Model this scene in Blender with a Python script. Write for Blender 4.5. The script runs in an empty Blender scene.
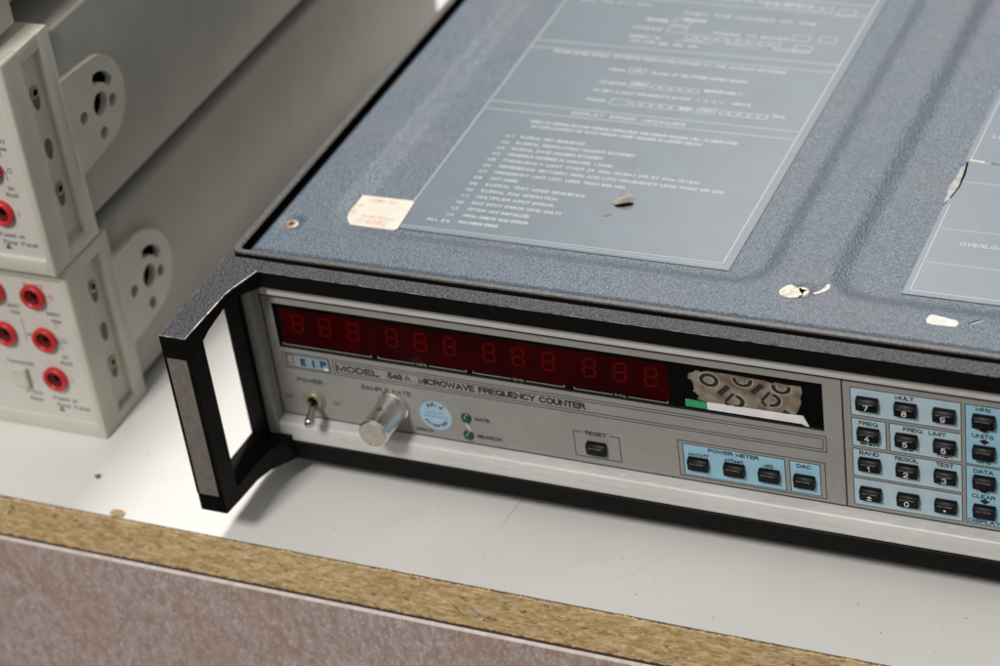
import bpy, bmesh, math, random
from mathutils import Vector, Matrix
random.seed(7)
S = 0.001                      # all dimensions below are millimetres
scene = bpy.context.scene
COL = scene.collection
CLR = {}

# ------------------------------------------------------------------ materials
def lin(c):
    return tuple((x/12.92 if x <= .04045 else ((x+.055)/1.055)**2.4) for x in c)

def mat(name, col, rough=.5, metal=0., var=0., vscale=200., col2=None, bump=0., bscale=800., bdist=.0003,
        stretch=None, speck=None, coat=0., spec=.5, rvar=0., detail=4., cells=None):
    m = bpy.data.materials.new(name); m.use_nodes = True
    nt = m.node_tree; N = nt.nodes; L = nt.links
    b = N['Principled BSDF']
    b.inputs['Base Color'].default_value = (*col, 1); b.inputs['Roughness'].default_value = rough
    b.inputs['Metallic'].default_value = metal; b.inputs['Specular IOR Level'].default_value = spec
    b.inputs['Coat Weight'].default_value = coat
    tc = N.new('ShaderNodeTexCoord'); vec = tc.outputs['Object']
    if stretch:
        mp = N.new('ShaderNodeMapping'); mp.inputs['Scale'].default_value = stretch
        L.new(vec, mp.inputs['Vector']); vec = mp.outputs[0]
    cur = None
    if var or col2:
        n = N.new('ShaderNodeTexNoise'); n.inputs['Scale'].default_value = vscale; n.inputs['Detail'].default_value = detail
        L.new(vec, n.inputs['Vector'])
        r = N.new('ShaderNodeValToRGB')
        c2 = col2 if col2 else tuple(x*(1-var) for x in col)
        r.color_ramp.elements[0].color = (*c2, 1); r.color_ramp.elements[1].color = (*(tuple(x*(1+var) for x in col) if not col2 else col), 1)
        r.color_ramp.elements[0].position = .38; r.color_ramp.elements[1].position = .62
        L.new(n.outputs['Fac'], r.inputs[0]); cur = r.outputs[0]
        if rvar:
            mr = N.new('ShaderNodeMapRange'); mr.inputs['To Min'].default_value = max(0, rough-rvar); mr.inputs['To Max'].default_value = rough+rvar
            L.new(n.outputs['Fac'], mr.inputs[0]); L.new(mr.outputs[0], b.inputs['Roughness'])
    for sp in (speck or []):        # (colour, scale, threshold 0..1 , mix, [stretch])
        v = N.new('ShaderNodeTexNoise'); v.inputs['Scale'].default_value = sp[1]; v.inputs['Detail'].default_value = 2.5
        L.new(vec if len(sp) < 5 else tc.outputs['Object'], v.inputs['Vector'])
        rr = N.new('ShaderNodeValToRGB'); rr.color_ramp.elements[0].position = sp[2]; rr.color_ramp.elements[1].position = sp[2]+.05
        rr.color_ramp.elements[0].color = (0, 0, 0, 1); rr.color_ramp.elements[1].color = (sp[3],)*3+(1,)
        L.new(v.outputs['Fac'], rr.inputs[0])
        mx = N.new('ShaderNodeMix'); mx.data_type = 'RGBA'
        L.new(rr.outputs[0], mx.inputs[0])
        if cur: L.new(cur, mx.inputs[6])
        else: mx.inputs[6].default_value = (*col, 1)
        mx.inputs[7].default_value = (*sp[0], 1)
        cur = mx.outputs[2]
    if cells:                        # (scale, low, high, stretch): random brightness per chip
        mp2 = N.new('ShaderNodeMapping'); mp2.inputs['Scale'].default_value = cells[3]; L.new(tc.outputs['Object'], mp2.inputs['Vector'])
        nz = N.new('ShaderNodeTexNoise'); nz.inputs['Scale'].default_value = cells[0]*.8
        L.new(mp2.outputs[0], nz.inputs['Vector'])
        ad = N.new('ShaderNodeMix'); ad.data_type = 'RGBA'; ad.blend_type = 'LINEAR_LIGHT'; ad.inputs[0].default_value = .0035
        L.new(mp2.outputs[0], ad.inputs[6]); L.new(nz.outputs['Color'], ad.inputs[7])
        vo = N.new('ShaderNodeTexVoronoi'); vo.inputs['Scale'].default_value = cells[0]; L.new(ad.outputs[2], vo.inputs['Vector'])
        sx = N.new('ShaderNodeSeparateColor'); L.new(vo.outputs['Color'], sx.inputs[0])
        mr2 = N.new('ShaderNodeMapRange'); mr2.inputs['To Min'].default_value = cells[1]; mr2.inputs['To Max'].default_value = cells[2]
        L.new(sx.outputs[0], mr2.inputs[0])
        mu = N.new('ShaderNodeMix'); mu.data_type = 'RGBA'; mu.blend_type = 'MULTIPLY'; mu.inputs[0].default_value = 1.
        if cur: L.new(cur, mu.inputs[6])
        else: mu.inputs[6].default_value = (*col, 1)
        L.new(mr2.outputs[0], mu.inputs[7]); cur = mu.outputs[2]
    if cur: L.new(cur, b.inputs['Base Color'])
    if bump:
        n2 = N.new('ShaderNodeTexNoise'); n2.inputs['Scale'].default_value = bscale; n2.inputs['Detail'].default_value = 3
        L.new(vec, n2.inputs['Vector'])
        bp = N.new('ShaderNodeBump'); bp.inputs['Strength'].default_value = bump; bp.inputs['Distance'].default_value = bdist
        L.new(n2.outputs['Fac'], bp.inputs['Height']); L.new(bp.outputs[0], b.inputs['Normal'])
    return m

M = {}
M['black'] = mat('black_enamel', (.0035, .0034, .0032), .5, spec=.1, var=.25, vscale=300, bump=.25, bscale=2500, bdist=.0002)
M['black_low'] = mat('black_plastic', (.004, .004, .005), .36, spec=.13, bump=.1, bscale=3000, bdist=.0001)
M['vinyl'] = mat('grained_vinyl', (.050, .048, .058), .46, spec=.28, col2=(.017, .016, .021), vscale=900, bump=1., bscale=1100, bdist=.0006,
                 speck=[((.24, .23, .26), 1900, .62, .6)])
M['worn'] = mat('worn_glint_edge', (.42, .40, .37), .4, metal=.3, col2=(.07, .07, .07), vscale=260)  # chipped wear, with edge highlights painted in as pale colour
M['trimgrey'] = mat('trim_grey', (.10, .095, .094), .5, spec=.3, col2=(.055, .052, .054), vscale=700, bump=.5, bscale=1200, bdist=.0003)
M['cover'] = mat('blue_grey_hammer_paint', (.092, .130, .168), .39, spec=.38, col2=(.045, .067, .092), vscale=1150, bump=1., bscale=1250, bdist=.00042,
                 speck=[((.28, .32, .36), 1600, .62, .55), ((.110, .108, .135), 22, .53, .35), ((.17, .155, .12), 34, .73, .4)], rvar=.06,
                 cells=(620, .88, 1.12, (1, 1, 1)))
M['coveredge'] = M['cover']
M['label'] = mat('label_film', (.094, .127, .155), .44, spec=.33, var=.05, vscale=60, bump=.3, bscale=1600, bdist=.0001,
                 speck=[((.098, .124, .156), 35, .55, .5)])
M['labelink'] = mat('label_white_ink', (.40, .44, .47), .5, spec=.3)
M['labelline'] = mat('label_line_ink', (.30, .34, .365), .5, spec=.3)
M['alu'] = mat('brushed_aluminium', (.62, .61, .595), .5, metal=.1, col2=(.55, .545, .53), vscale=120, stretch=(.2, 1, 3), bump=.12, bscale=900, bdist=.0002,
               speck=[((.78, .77, .75), 900, .58, .4), ((.42, .41, .40), 60, .70, .3)])
M['alu_dark'] = mat('anodised_strip', (.27, .265, .245), .4, metal=.3, var=.08)
M['brown_strip'] = mat('brown_grey_strip', (.165, .145, .13), .5, var=.1, vscale=300, bump=.2, bscale=1500, bdist=.0002)
M['panel'] = mat('panel_paint', (.268, .259, .244), .45, var=.04, vscale=500, bump=.15, bscale=1500, bdist=.0001,
                 speck=[((.24, .23, .218), 30, .55, .5)])
M['ink'] = mat('black_ink', (.018, .017, .016), .5)
M['inkblue'] = mat('navy_ink', (.010, .025, .06), .5)
M['blue'] = mat('pale_blue_print', (.40, .53, .60), .45, var=.03, vscale=300)
M['blue2'] = mat('sky_blue_print', (.28, .50, .62), .45, var=.03, vscale=300)
M['logo_blue'] = mat('logo_blue', (.22, .32, .40), .45)
M['white'] = mat('white_print', (.72, .72, .70), .5)
M['grey_ink'] = mat('grey_print', (.30, .29, .27), .5)
M['glass'] = mat('dark_window', (.003, .003, .003), .12, spec=.08)
M['red'] = mat('red_filter', (.030, .0005, .0010), .25, spec=.06, col2=(.016, .0006, .0008), vscale=48)
M['redseg'] = mat('unlit_segment', (.080, .0014, .0018), .4, spec=.06)
M['chrome'] = mat('turned_chrome', (.80, .79, .75), .24, metal=1., bump=.12, bscale=1500, bdist=.0001, stretch=(1, .05, 1))
M['chrome_face'] = mat('knob_face', (.60, .52, .47), .38, metal=.4, var=.06, vscale=300)
M['nickel'] = mat('nickel', (.50, .50, .49), .25, metal=1.)
M['brass'] = mat('dull_brass_nut', (.31, .295, .20), .4, metal=.4)
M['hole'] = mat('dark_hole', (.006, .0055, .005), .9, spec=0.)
M['rust'] = mat('rusty_recess', (.16, .06, .03), .7)
M['ridgeglint'] = mat('painted_ridge_glint', (.30, .28, .26), .5, col2=(.06, .06, .06), vscale=500)
M['rustring'] = mat('tarnished_screw', (.30, .22, .17), .5, metal=.3, var=.3, vscale=600)
M['led'] = mat('green_lens', (.01, .075, .04), .25, spec=.6)
M['sticker'] = mat('blue_sticker', (.32, .47, .58), .5, var=.04, vscale=200)
M['stickerink'] = mat('sticker_fine_print', (.12, .26, .42), .5)
M['foil'] = mat('torn_foil', (.36, .315, .26), .34, metal=.45, col2=(.20, .145, .10), vscale=210, bump=1., bscale=500, bdist=.0006)
M['green'] = mat('green_tape', (.03, .30, .13), .5)
M['paper'] = mat('white_paper', (.74, .74, .74), .6, var=.04, vscale=200)
M['scrapgrey'] = mat('torn_label_back', (.36, .35, .33), .6, col2=(.22, .22, .215), vscale=300)
M['gap'] = mat('painted_gap_shade', (.05, .030, .024), .8)
M['primer'] = mat('white_primer', (.58, .57, .53), .6, var=.06, vscale=300)
M['cream'] = mat('cream_paper', (.58, .56, .47), .6, var=.06, vscale=90, speck=[((.50, .50, .42), 300, .58, .5)])
M['redfade'] = mat('faded_red_print', (.60, .33, .26), .6, col2=(.58, .50, .42), vscale=420)
M['chip'] = mat('bare_metal', (.58, .54, .46), .5, metal=.1, col2=(.36, .32, .26), vscale=800, bump=.6, bscale=2500, bdist=.0002)
M['laminate'] = mat('white_laminate', (.74, .73, .705), .38, var=.015, vscale=20,
                    speck=[((.34, .31, .27), 190, .745, .7), ((.66, .65, .63), 14, .50, .2), ((.25, .23, .2), 420, .76, .5)])
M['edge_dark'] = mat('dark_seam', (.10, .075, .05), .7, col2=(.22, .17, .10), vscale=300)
M['scratch'] = mat('scratch', (.42, .40, .37), .6)
M['chipboard'] = mat('chipboard', (.64, .47, .25), .8, col2=(.50, .335, .15), vscale=380, stretch=(.5, 1, 1), bump=1., bscale=520, bdist=.0008,
                     speck=[((.72, .58, .38), 600, .60, .55), ((.16, .10, .06), 430, .65, .75), ((.34, .32, .29), 190, .65, .5)], cells=(560, .80, 1.12, (.55, 1, 1.2)))
M['fascia'] = mat('mauve_board', (.45, .365, .34), .40, col2=(.345, .25, .225), vscale=280, stretch=(1, 1, .5), bump=.3, bscale=900, bdist=.0003,
                  speck=[((.68, .64, .62), 900, .57, .5), ((.34, .21, .18), 28, .52, .22, 1)])
M['fascia_edge'] = mat('pale_board_edge', (.72, .66, .63), .5, col2=(.60, .53, .50), vscale=300)
M['mm_plastic'] = mat('grey_green_plastic', (.52, .51, .435), .5, var=.03, vscale=80, bump=.15, bscale=1500, bdist=.0001)
M['mm_face'] = mat('light_grey_face', (.56, .545, .50), .5, var=.02, vscale=80)
M['mm_metal'] = mat('grey_metal_case', (.33, .32, .285), .42, var=.04, vscale=40, bump=.2, bscale=1200, bdist=.0001)
M['red_plastic'] = mat('red_plastic', (.50, .02, .02), .35)
M['red_dark'] = mat('red_socket_bore', (.12, .004, .004), .5)
M['mm_ink'] = mat('grey_ink', (.10, .10, .09), .6)
M['mm_inkred'] = mat('red_ink', (.50, .05, .05), .6)
M['wood'] = mat('wood_crumb', (.52, .38, .22), .8, col2=(.35, .22, .1), vscale=900)


def _arc(cx, cy, rx, ry, a0, a1, n=9):
    return [(cx+rx*math.cos(math.radians(a0+(a1-a0)*i/n)), cy+ry*math.sin(math.radians(a0+(a1-a0)*i/n))) for i in range(n+1)]
GL = {
 'A': (.78, [[(0, 0), (.39, 1), (.78, 0)], [(.14, .34), (.64, .34)]]),
 'B': (.66, [[(0, .52), (.4, .52)]+_arc(.4, .76, .24, .24, -90, 90)[1:]+[(0, 1), (0, 0), (.4, 0)]+_arc(.4, .26, .26, .26, -90, 90)[1:]]),
 'C': (.74, [_arc(.38, .5, .38, .5, 42, 318, 18)]),
 'D': (.70, [[(.3, 0), (0, 0), (0, 1), (.3, 1)]+_arc(.3, .5, .4, .5, 90, -90, 14)[1:]]),
 'E': (.60, [[(.6, 0), (0, 0), (0, 1), (.58, 1)], [(0, .52), (.52, .52)]]),
 'F': (.56, [[(0, 0), (0, 1), (.56, 1)], [(0, .5), (.48, .5)]]),
 'G': (.78, [_arc(.39, .5, .39, .5, 42, 300, 18)+[(.76, .2), (.76, .46), (.45, .46)]]),
 'H': (.68, [[(0, 0), (0, 1)], [(.68, 0), (.68, 1)], [(0, .52), (.68, .52)]]),
 'I': (.02, [[(.01, 0), (.01, 1)]]),
 'J': (.5, [[(.5, 1), (.5, .28)]+_arc(.25, .28, .25, .28, 0, -180)[1:]]),
 'K': (.68, [[(0, 0), (0, 1)], [(.64, 1), (0, .38)], [(.22, .58), (.68, 0)]]),
 'L': (.54, [[(0, 1), (0, 0), (.54, 0)]]),
 'M': (.82, [[(0, 0), (0, 1), (.41, .05), (.82, 1), (.82, 0)]]),
 'N': (.70, [[(0, 0), (0, 1), (.70, 0), (.70, 1)]]),
 'O': (.82, [_arc(.41, .5, .41, .5, 0, 360, 24)]),
 'P': (.62, [[(0, 0), (0, 1), (.36, 1)]+_arc(.36, .74, .26, .26, 90, -90)[1:]+[(0, .48)]]),
 'Q': (.82, [_arc(.41, .5, .41, .5, 0, 360, 24), [(.5, .24), (.84, -.04)]]),
 'R': (.66, [[(0, 0), (0, 1), (.38, 1)]+_arc(.38, .76, .24, .24, 90, -90)[1:]+[(0, .52)], [(.36, .52), (.56, .42), (.6, .1), (.66, 0)]]),
 'S': (.66, [_arc(.33, .75, .30, .25, 20, 250, 10)+_arc(.33, .26, .33, .26, 80, -165, 10)]),
 'T': (.66, [[(0, 1), (.66, 1)], [(.33, 0), (.33, 1)]]),
 'U': (.68, [[(0, 1), (0, .32)]+_arc(.34, .32, .34, .32, 180, 360, 10)[1:]+[(.68, 1)]]),
 'V': (.72, [[(0, 1), (.36, 0), (.72, 1)]]),
 'W': (1.04, [[(0, 1), (.25, 0), (.52, 1), (.79, 0), (1.04, 1)]]),
 'X': (.7, [[(0, 0), (.7, 1)], [(0, 1), (.7, 0)]]),
 'Y': (.72, [[(0, 1), (.36, .46), (.72, 1)], [(.36, .46), (.36, 0)]]),
 'Z': (.62, [[(0, 1), (.62, 1), (0, 0), (.62, 0)]]),
 '0': (.52, [_arc(.26, .5, .26, .5, 0, 360, 20)]),
 '1': (.26, [[(0, .76), (.2, .84), (.26, 1), (.26, 0)]]),
 '2': (.54, [_arc(.27, .72, .26, .28, 170, -40, 10)+[(.02, .12), (0, 0), (.54, 0)]]),
 '3': (.54, [_arc(.26, .75, .24, .25, 160, -90, 10)+_arc(.26, .25, .28, .26, 90, -160, 10)]),
 '4': (.58, [[(.42, 0), (.42, 1), (0, .3), (.58, .3)]]),
 '5': (.54, [[(.5, 1), (.1, 1), (.04, .5)]+_arc(.26, .31, .27, .31, 130, -155, 12)]),
 '6': (.54, [_arc(.28, .72, .25, .28, 30, 165, 8)+[(.0, .35)]+_arc(.27, .31, .27, .31, 180, -180, 16)]),
 '7': (.52, [[(0, 1), (.52, 1), (.18, 0)]]),
 '8': (.54, [_arc(.27, .76, .24, .24, -90, 270, 16), _arc(.27, .26, .27, .26, 90, 450, 16)]),
 '9': (.54, [_arc(.26, .28, .25, .28, -150, -15, 8)+[(.54, .65)]+_arc(.27, .69, .27, .31, 0, 360, 16)]),
 '-': (.3, [[(0, .42), (.3, .42)]]), '.': (.04, [[(.0, .0), (.04, .0)]]), ',': (.04, [[(.04, .0), (.0, -.15)]]),
 '/': (.36, [[(0, 0), (.36, 1)]]), '(': (.18, [_arc(.3, .5, .3, .6, 130, 230, 8)]), ')': (.18, [_arc(-.12, .5, .3, .6, 50, -50, 8)]),
 '+': (.5, [[(0, .45), (.5, .45)], [(.25, .2), (.25, .7)]]), "'": (.04, [[(.02, 1), (.02, .8)]]), '\u00b1': (.5, [[(0, .6), (.5, .6)], [(.25, .32), (.25, .88)], [(0, .05), (.5, .05)]]), ' ': (.28, []),
 'o': (.48, [_arc(.24, .35, .24, .35, 0, 360, 14)]), 'n': (.44, [[(0, 0), (0, .7)], [(0, .46)]+_arc(.22, .46, .22, .24, 180, 0, 7)[1:]+[(.44, 0)]]),
 'f': (.30, [_arc(.28, .8, .14, .2, 70, 180, 5)+[(.14, 0)], [(0, .66), (.28, .66)]]), 's': (.42, [_arc(.21, .53, .19, .17, 20, 250, 8)+_arc(.21, .18, .21, .18, 80, -165, 8)]),
 'e': (.48, [[(0, .37), (.48, .37)]+_arc(.24, .35, .24, .35, 10, 315, 12)]), 't': (.28, [[(.12, 1), (.12, .12), (.28, 0)], [(0, .68), (.28, .68)]]),
 'd': (.48, [_arc(.24, .35, .24, .35, 0, 360, 14), [(.48, 0), (.48, 1)]]), 'l': (.02, [[(.01, 0), (.01, 1)]]), 'w': (.66, [[(0, .7), (.16, 0), (.33, .7), (.5, 0), (.66, .7)]]),
 'i': (.02, [[(.01, 0), (.01, .66)], [(.01, .92), (.01, .97)]]), 'g': (.48, [_arc(.24, .35, .24, .35, 0, 360, 14), [(.48, .7), (.48, -.1), (.36, -.24), (.06, -.22)]]),
 'h': (.44, [[(0, 0), (0, 1)], [(0, .46)]+_arc(.22, .46, .22, .24, 180, 0, 7)[1:]+[(.44, 0)]]), 'r': (.28, [[(0, 0), (0, .7)], [(0, .46), (.1, .64), (.28, .7)]]),
 'c': (.44, [_arc(.24, .35, .24, .35, 45, 315, 12)]), 'z': (.40, [[(0, .7), (.4, .7), (0, 0), (.4, 0)]]), 'a': (.48, [_arc(.24, .35, .24, .35, 0, 360, 14), [(.48, 0), (.48, .7)]]),
 'x': (.42, [[(0, 0), (.42, .7)], [(0, .7), (.42, 0)]]), 'u': (.44, [[(0, .7), (0, .2), (.1, 0), (.3, 0), (.44, .2), (.44, .7)]]), 'm': (.7, [[(0, 0), (0, .7)], [(0, .5), (.18, .7), (.35, .5), (.35, 0)], [(.35, .5), (.53, .7), (.7, .5), (.7, 0)]]),
 'p': (.48, [_arc(.24, .35, .24, .35, 0, 360, 14), [(0, .7), (0, -.26)]]), 'V_': (.5, []), 'k': (.42, [[(0, 0), (0, 1)], [(.4, .7), (0, .28)], [(.14, .4), (.42, 0)]]),
}

# ------------------------------------------------------------------ mesh builder
class MB:
    def __init__(s): s.bm = bmesh.new(); s.mats = []
    def mi(s, m):
        if m not in s.mats: s.mats.append(m)
        return s.mats.index(m)
    def _new(s, fn, m):
        t = bmesh.new(); fn(t)
        k = s.mi(m)
        for f in t.faces: f.material_index = k
        return t
    def merge(s, t):
        me = bpy.data.meshes.new('tmp'); t.to_mesh(me); t.free(); s.bm.from_mesh(me); bpy.data.meshes.remove(me)
    def box(s, x0, x1, y0, y1, z0, z1, m, bev=0., seg=2, bm_mat=None, top=None):
        t = bmesh.new(); bmesh.ops.create_cube(t, size=1)
        for v in t.verts: v.co = Vector((x0+(v.co.x+.5)*(x1-x0), y0+(v.co.y+.5)*(y1-y0), z0+(v.co.z+.5)*(z1-z0)))
        k = s.mi(m)
        for f in t.faces: f.material_index = k
        if bev:
            bk = s.mi(bm_mat) if bm_mat else -1
            bmesh.ops.bevel(t, geom=t.edges[:], offset=bev, segments=seg, profile=.5, affect='EDGES', material=bk)
        if bm_mat and top:
            for f in t.faces:
                if f.material_index == bk and f.calc_center_median().z < z1-bev*1.1: f.material_index = k
        if top:
            kt = s.mi(top)
            for f in t.faces:
                if f.normal.z > .7 and f.calc_center_median().z > z1-bev-.01: f.material_index = kt
        s.merge(t)
    def prism(s, pts, axis, a, b, m, bev=0., bm_mat=None, cap=None):
        """pts 2D polygon; axis 'x': pts=(y,z), 'y': pts=(x,z), 'z': pts=(x,y)"""
        t = bmesh.new()
        def P(u, w, h): return {'x': (h, u, w), 'y': (u, h, w), 'z': (u, w, h)}[axis]
        A = [t.verts.new(P(u, w, a)) for u, w in pts]; B = [t.verts.new(P(u, w, b)) for u, w in pts]
        f1 = t.faces.new(A); f2 = t.faces.new(B)
        n = len(pts)
        for i in range(n): t.faces.new((A[i], A[(i+1) % n], B[(i+1) % n], B[i]))
        bmesh.ops.recalc_face_normals(t, faces=t.faces[:])
        k = s.mi(m)
        for f in t.faces: f.material_index = k
        if cap:
            kc = s.mi(cap); f2.material_index = kc
        if bev:
            bmesh.ops.bevel(t, geom=list(f2.edges), offset=bev, segments=2, profile=.5, affect='EDGES', material=s.mi(bm_mat) if bm_mat else -1)
        s.merge(t)
    def loft(s, rings, m, closed=True):
        t = bmesh.new(); R = [[t.verts.new(p) for p in r] for r in rings]; n = len(R[0])
        for a, b in zip(R[:-1], R[1:]):
            for i in range(n): t.faces.new((a[i], a[(i+1) % n], b[(i+1) % n], b[i]))
        t.faces.new(R[0]); t.faces.new(R[-1][::-1])
        bmesh.ops.recalc_face_normals(t, faces=t.faces[:])
        k = s.mi(m)
        for f in t.faces: f.material_index = k
        return t
    def lathe(s, prof, c, axis, m, n=40, smooth=True, mats=None):
        """prof [(r,h)...] along axis direction from c"""
        t = bmesh.new(); ax = Vector(axis).normalized()
        u = ax.orthogonal().normalized(); w = ax.cross(u)
        rings = []
        for r, h in prof:
            if r <= 1e-6: rings.append([t.verts.new(Vector(c)+ax*h)])
            else: rings.append([t.verts.new(Vector(c)+ax*h+u*r*math.cos(2*math.pi*i/n)+w*r*math.sin(2*math.pi*i/n)) for i in range(n)])
        for j, (a, b) in enumerate(zip(rings[:-1], rings[1:])):
            k = s.mi(mats[j] if mats and j < len(mats) and mats[j] else m)
            for i in range(n):
                if len(a) == 1 and len(b) == 1: continue
                if len(a) == 1: f = t.faces.new((a[0], b[i], b[(i+1) % n]))
                elif len(b) == 1: f = t.faces.new((a[i], a[(i+1) % n], b[0]))
                else: f = t.faces.new((a[i], a[(i+1) % n], b[(i+1) % n], b[i]))
                f.material_index = k; f.smooth = smooth
        bmesh.ops.recalc_face_normals(t, faces=t.faces[:])
        s.merge(t)
    def seg(s, p, q, w, y, m, axis='y', th=.05):
        """thin printed line from p to q on plane (axis) at coordinate y; th = thickness towards viewer (-y or +z)"""
        p = Vector(p); q = Vector(q); d = (q-p).normalized(); n = Vector((-d.y, d.x))*w/2
        pts = [tuple(p+n), tuple(p-n), tuple(q-n), tuple(q+n)]
        s.prism(pts, axis, y, y-th if axis == 'y' else y+th, m)
    def rect(s, x0, x1, z0, z1, w, y, m, axis='y', th=.05):
        h = w/2
        s.prism([(x0-h, z0-h), (x1+h, z0-h), (x1+h, z0+h), (x0-h, z0+h)], axis, y, y-th if axis == 'y' else y+th, m)
        s.prism([(x0-h, z1-h), (x1+h, z1-h), (x1+h, z1+h), (x0-h, z1+h)], axis, y, y-th if axis == 'y' else y+th, m)
        s.prism([(x0-h, z0+h), (x0+h, z0+h), (x0+h, z1-h), (x0-h, z1-h)], axis, y, y-th if axis == 'y' else y+th, m)
        s.prism([(x1-h, z0+h), (x1+h, z0+h), (x1+h, z1-h), (x1-h, z1-h)], axis, y, y-th if axis == 'y' else y+th, m)
    def fill(s, x0, x1, z0, z1, y, m, axis='y', th=.04):
        s.prism([(x0, z0), (x1, z0), (x1, z1), (x0, z1)], axis, y, y-th if axis == 'y' else y+th, m)
    def text(s, body, x0, x1, z0, h, y, m, axis='y', th=.06, bold=0., rot=0., center=None, fit=True):
        """text whose capitals are h tall, baseline z0, stretched to x0..x1, standing on plane axis=y"""
        cu = bpy.data.curves.new('t', 'FONT'); cu.body = body; cu.size = 1; cu.extrude = 0.; cu.offset = bold; cu.resolution_u = 3
        ob = bpy.data.objects.new('t', cu); me = ob.to_mesh()
        if not me or not len(me.vertices):
            bpy.data.objects.remove(ob); bpy.data.curves.remove(cu); return
        t = bmesh.new(); t.from_mesh(me); ob.to_mesh_clear(); bpy.data.objects.remove(ob); bpy.data.curves.remove(cu)
        xs = [v.co.x for v in t.verts]; a, b = min(xs), max(xs)
        sx = (x1-x0)/(b-a) if fit else h/.73
        sz = h/.73
        for v in t.verts:
            u = (v.co.x-a)*sx; w = v.co.y*sz
            if not fit: u = (v.co.x-(a+b)/2)*sx
            if rot:
                c, sn = math.cos(rot), math.sin(rot); u, w = u*c-w*sn, u*sn+w*c
            if axis == 'y': v.co = Vector((x0+u, y-th, z0+w))
            elif axis == 'z': v.co = Vector((x0+u, z0+w, y+th))
        k = s.mi(m)
        for f in t.faces: f.material_index = k
        if axis == 'y':
            pass
        bmesh.ops.recalc_face_normals(t, faces=t.faces[:])
        for f in t.faces:
            if (axis == 'y' and f.normal.y > 0) or (axis == 'z' and f.normal.z < 0): f.normal_flip()
        s.merge(t)
    def caps(s, body, x0, x1, z0, h, y, m, axis='y', t=.25, th=.05, rot=None, gap=.24):
        """plain sans capitals drawn as strokes of width t"""
        ws = [GL[c][0] for c in body]; tot = sum(ws)+gap*(len(ws)-1)
        nt = len(ws); W = (x1-x0); 
        sx = (W-t)/tot; cur = 0; k = s.mi(m); tm = bmesh.new(); lvl = 0
        for c, w in zip(body, ws):
            for pl in GL[c][1]:
                pts = [Vector((t/2+(cur+px)*sx, t/2+py*(h-t))) for px, py in pl]
                q = [pts[0]]
                for p in pts[1:]:
                    if (p-q[-1]).length > 1e-4: q.append(p)
                pts = q; n = len(pts); closed = (pts[0]-pts[-1]).length < 1e-3
                if closed: pts = pts[:-1]; n -= 1
                if n < 2: continue
                L_, R_ = [], []
                for i in range(n):
                    a = pts[i-1] if (i > 0 or closed) else None; c_ = pts[(i+1) % n] if (i < n-1 or closed) else None
                    d1 = (pts[i]-a).normalized() if a is not None else None; d2 = (c_-pts[i]).normalized() if c_ is not None else None
                    if d1 is None: d1 = d2
                    if d2 is None: d2 = d1
                    n1 = Vector((-d1.y, d1.x)); n2 = Vector((-d2.y, d2.x)); mv = n1+n2
                    if mv.length < .2: mv = n1
                    mv.normalize(); ln_ = min(1.0/max(mv.dot(n1), .45), 1.9)*t/2
                    e = Vector((0, 0))
                    if not closed and i == 0: e = -d2*t/2
                    if not closed and i == n-1: e = d1*t/2
                    L_.append(pts[i]+mv*ln_+e); R_.append(pts[i]-mv*ln_+e)
                lvl = (lvl+1) % 4; d_ = th+lvl*.004
                def V(p):
                    u, v = p.x, p.y
                    if rot is not None:
                        u -= W/2; cc, ss = math.cos(rot), math.sin(rot); u, v = u*cc-v*ss, u*ss+v*cc
                    return tm.verts.new((x0+u, y-d_, z0+v) if axis == 'y' else (x0+u, z0+v, y+d_))
                LV = [V(p) for p in L_]; RV = [V(p) for p in R_]
                for i in range(n if closed else n-1):
                    j = (i+1) % n; f = tm.faces.new((RV[i], RV[j], LV[j], LV[i])); f.material_index = k
            cur += w+gap
        for f in tm.faces:
            f.normal_update()
            if (axis == 'y' and f.normal.y > 0) or (axis == 'z' and f.normal.z < 0): f.normal_flip()
        s.merge(tm)
    def build(s, name, parent=None, loc=(0, 0, 0), smooth=None, **props):
        me = bpy.data.meshes.new(name)
        base = Vector(loc)
        for v in s.bm.verts: v.co = (v.co-base)*S
        s.bm.to_mesh(me); s.bm.free()
        for m in s.mats: me.materials.append(m)
        if smooth is not None:
            for p in me.polygons: p.use_smooth = True
            try: me.set_sharp_from_angle(angle=math.radians(smooth))
            except Exception: pass
        o = bpy.data.objects.new(name, me); COL.objects.link(o)
        if parent:
            o.parent = parent
            w = Vector((0, 0, 0)); p = parent
            while p: w += Vector(p.location); p = p.parent
            o.location = base*S-w
        else: o.location = base*S
        for k, v in props.items(): o[k] = v
        return o

def thing(name, label, cat, loc=(0, 0, 0), group=None):
    o = bpy.data.objects.new(name, None); COL.objects.link(o); o.location = Vector(loc)*S
    o.empty_display_size = .02
    o['label'] = label; o['category'] = cat
    if group: o['group'] = group
    return o

# ------------------------------------------------------------------ workbench
ZT = -10.
wb = thing('workbench', 'white laminate bench top with a bare chipboard front edge above mauve board', 'workbench', (0, -40, ZT))
b = MB(); b.box(-900, 900, -40.4, 900, ZT-.9, ZT, M['laminate'])
# marks
b.seg((90.1, 9.8), (88.8, -1), .35, ZT, M['scratch'], 'z', .02); b.seg((88.8, -1), (88.5, -8), .22, ZT, M['scratch'], 'z', .02)
b.seg((155, -6), (142, -24), .12, ZT, M['scratch'], 'z', .02)
for i in range(110):
    x = random.uniform(-75, 420) if i > 70 else random.uniform(90, 420); y = random.uniform(-38, 4); r = random.choice([.12, .16, .2, .3])
    b.prism([(x+r*math.cos(a)*random.uniform(.6, 1.3), y+r*math.sin(a)*random.uniform(.6, 1.3)) for a in (0, 1.05, 2.1, 3.14, 4.2, 5.2)], 'z', ZT, ZT+.03, M['edge_dark'] if random.random() < .5 else M['scratch'])
b.build('bench_top', wb)
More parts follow.
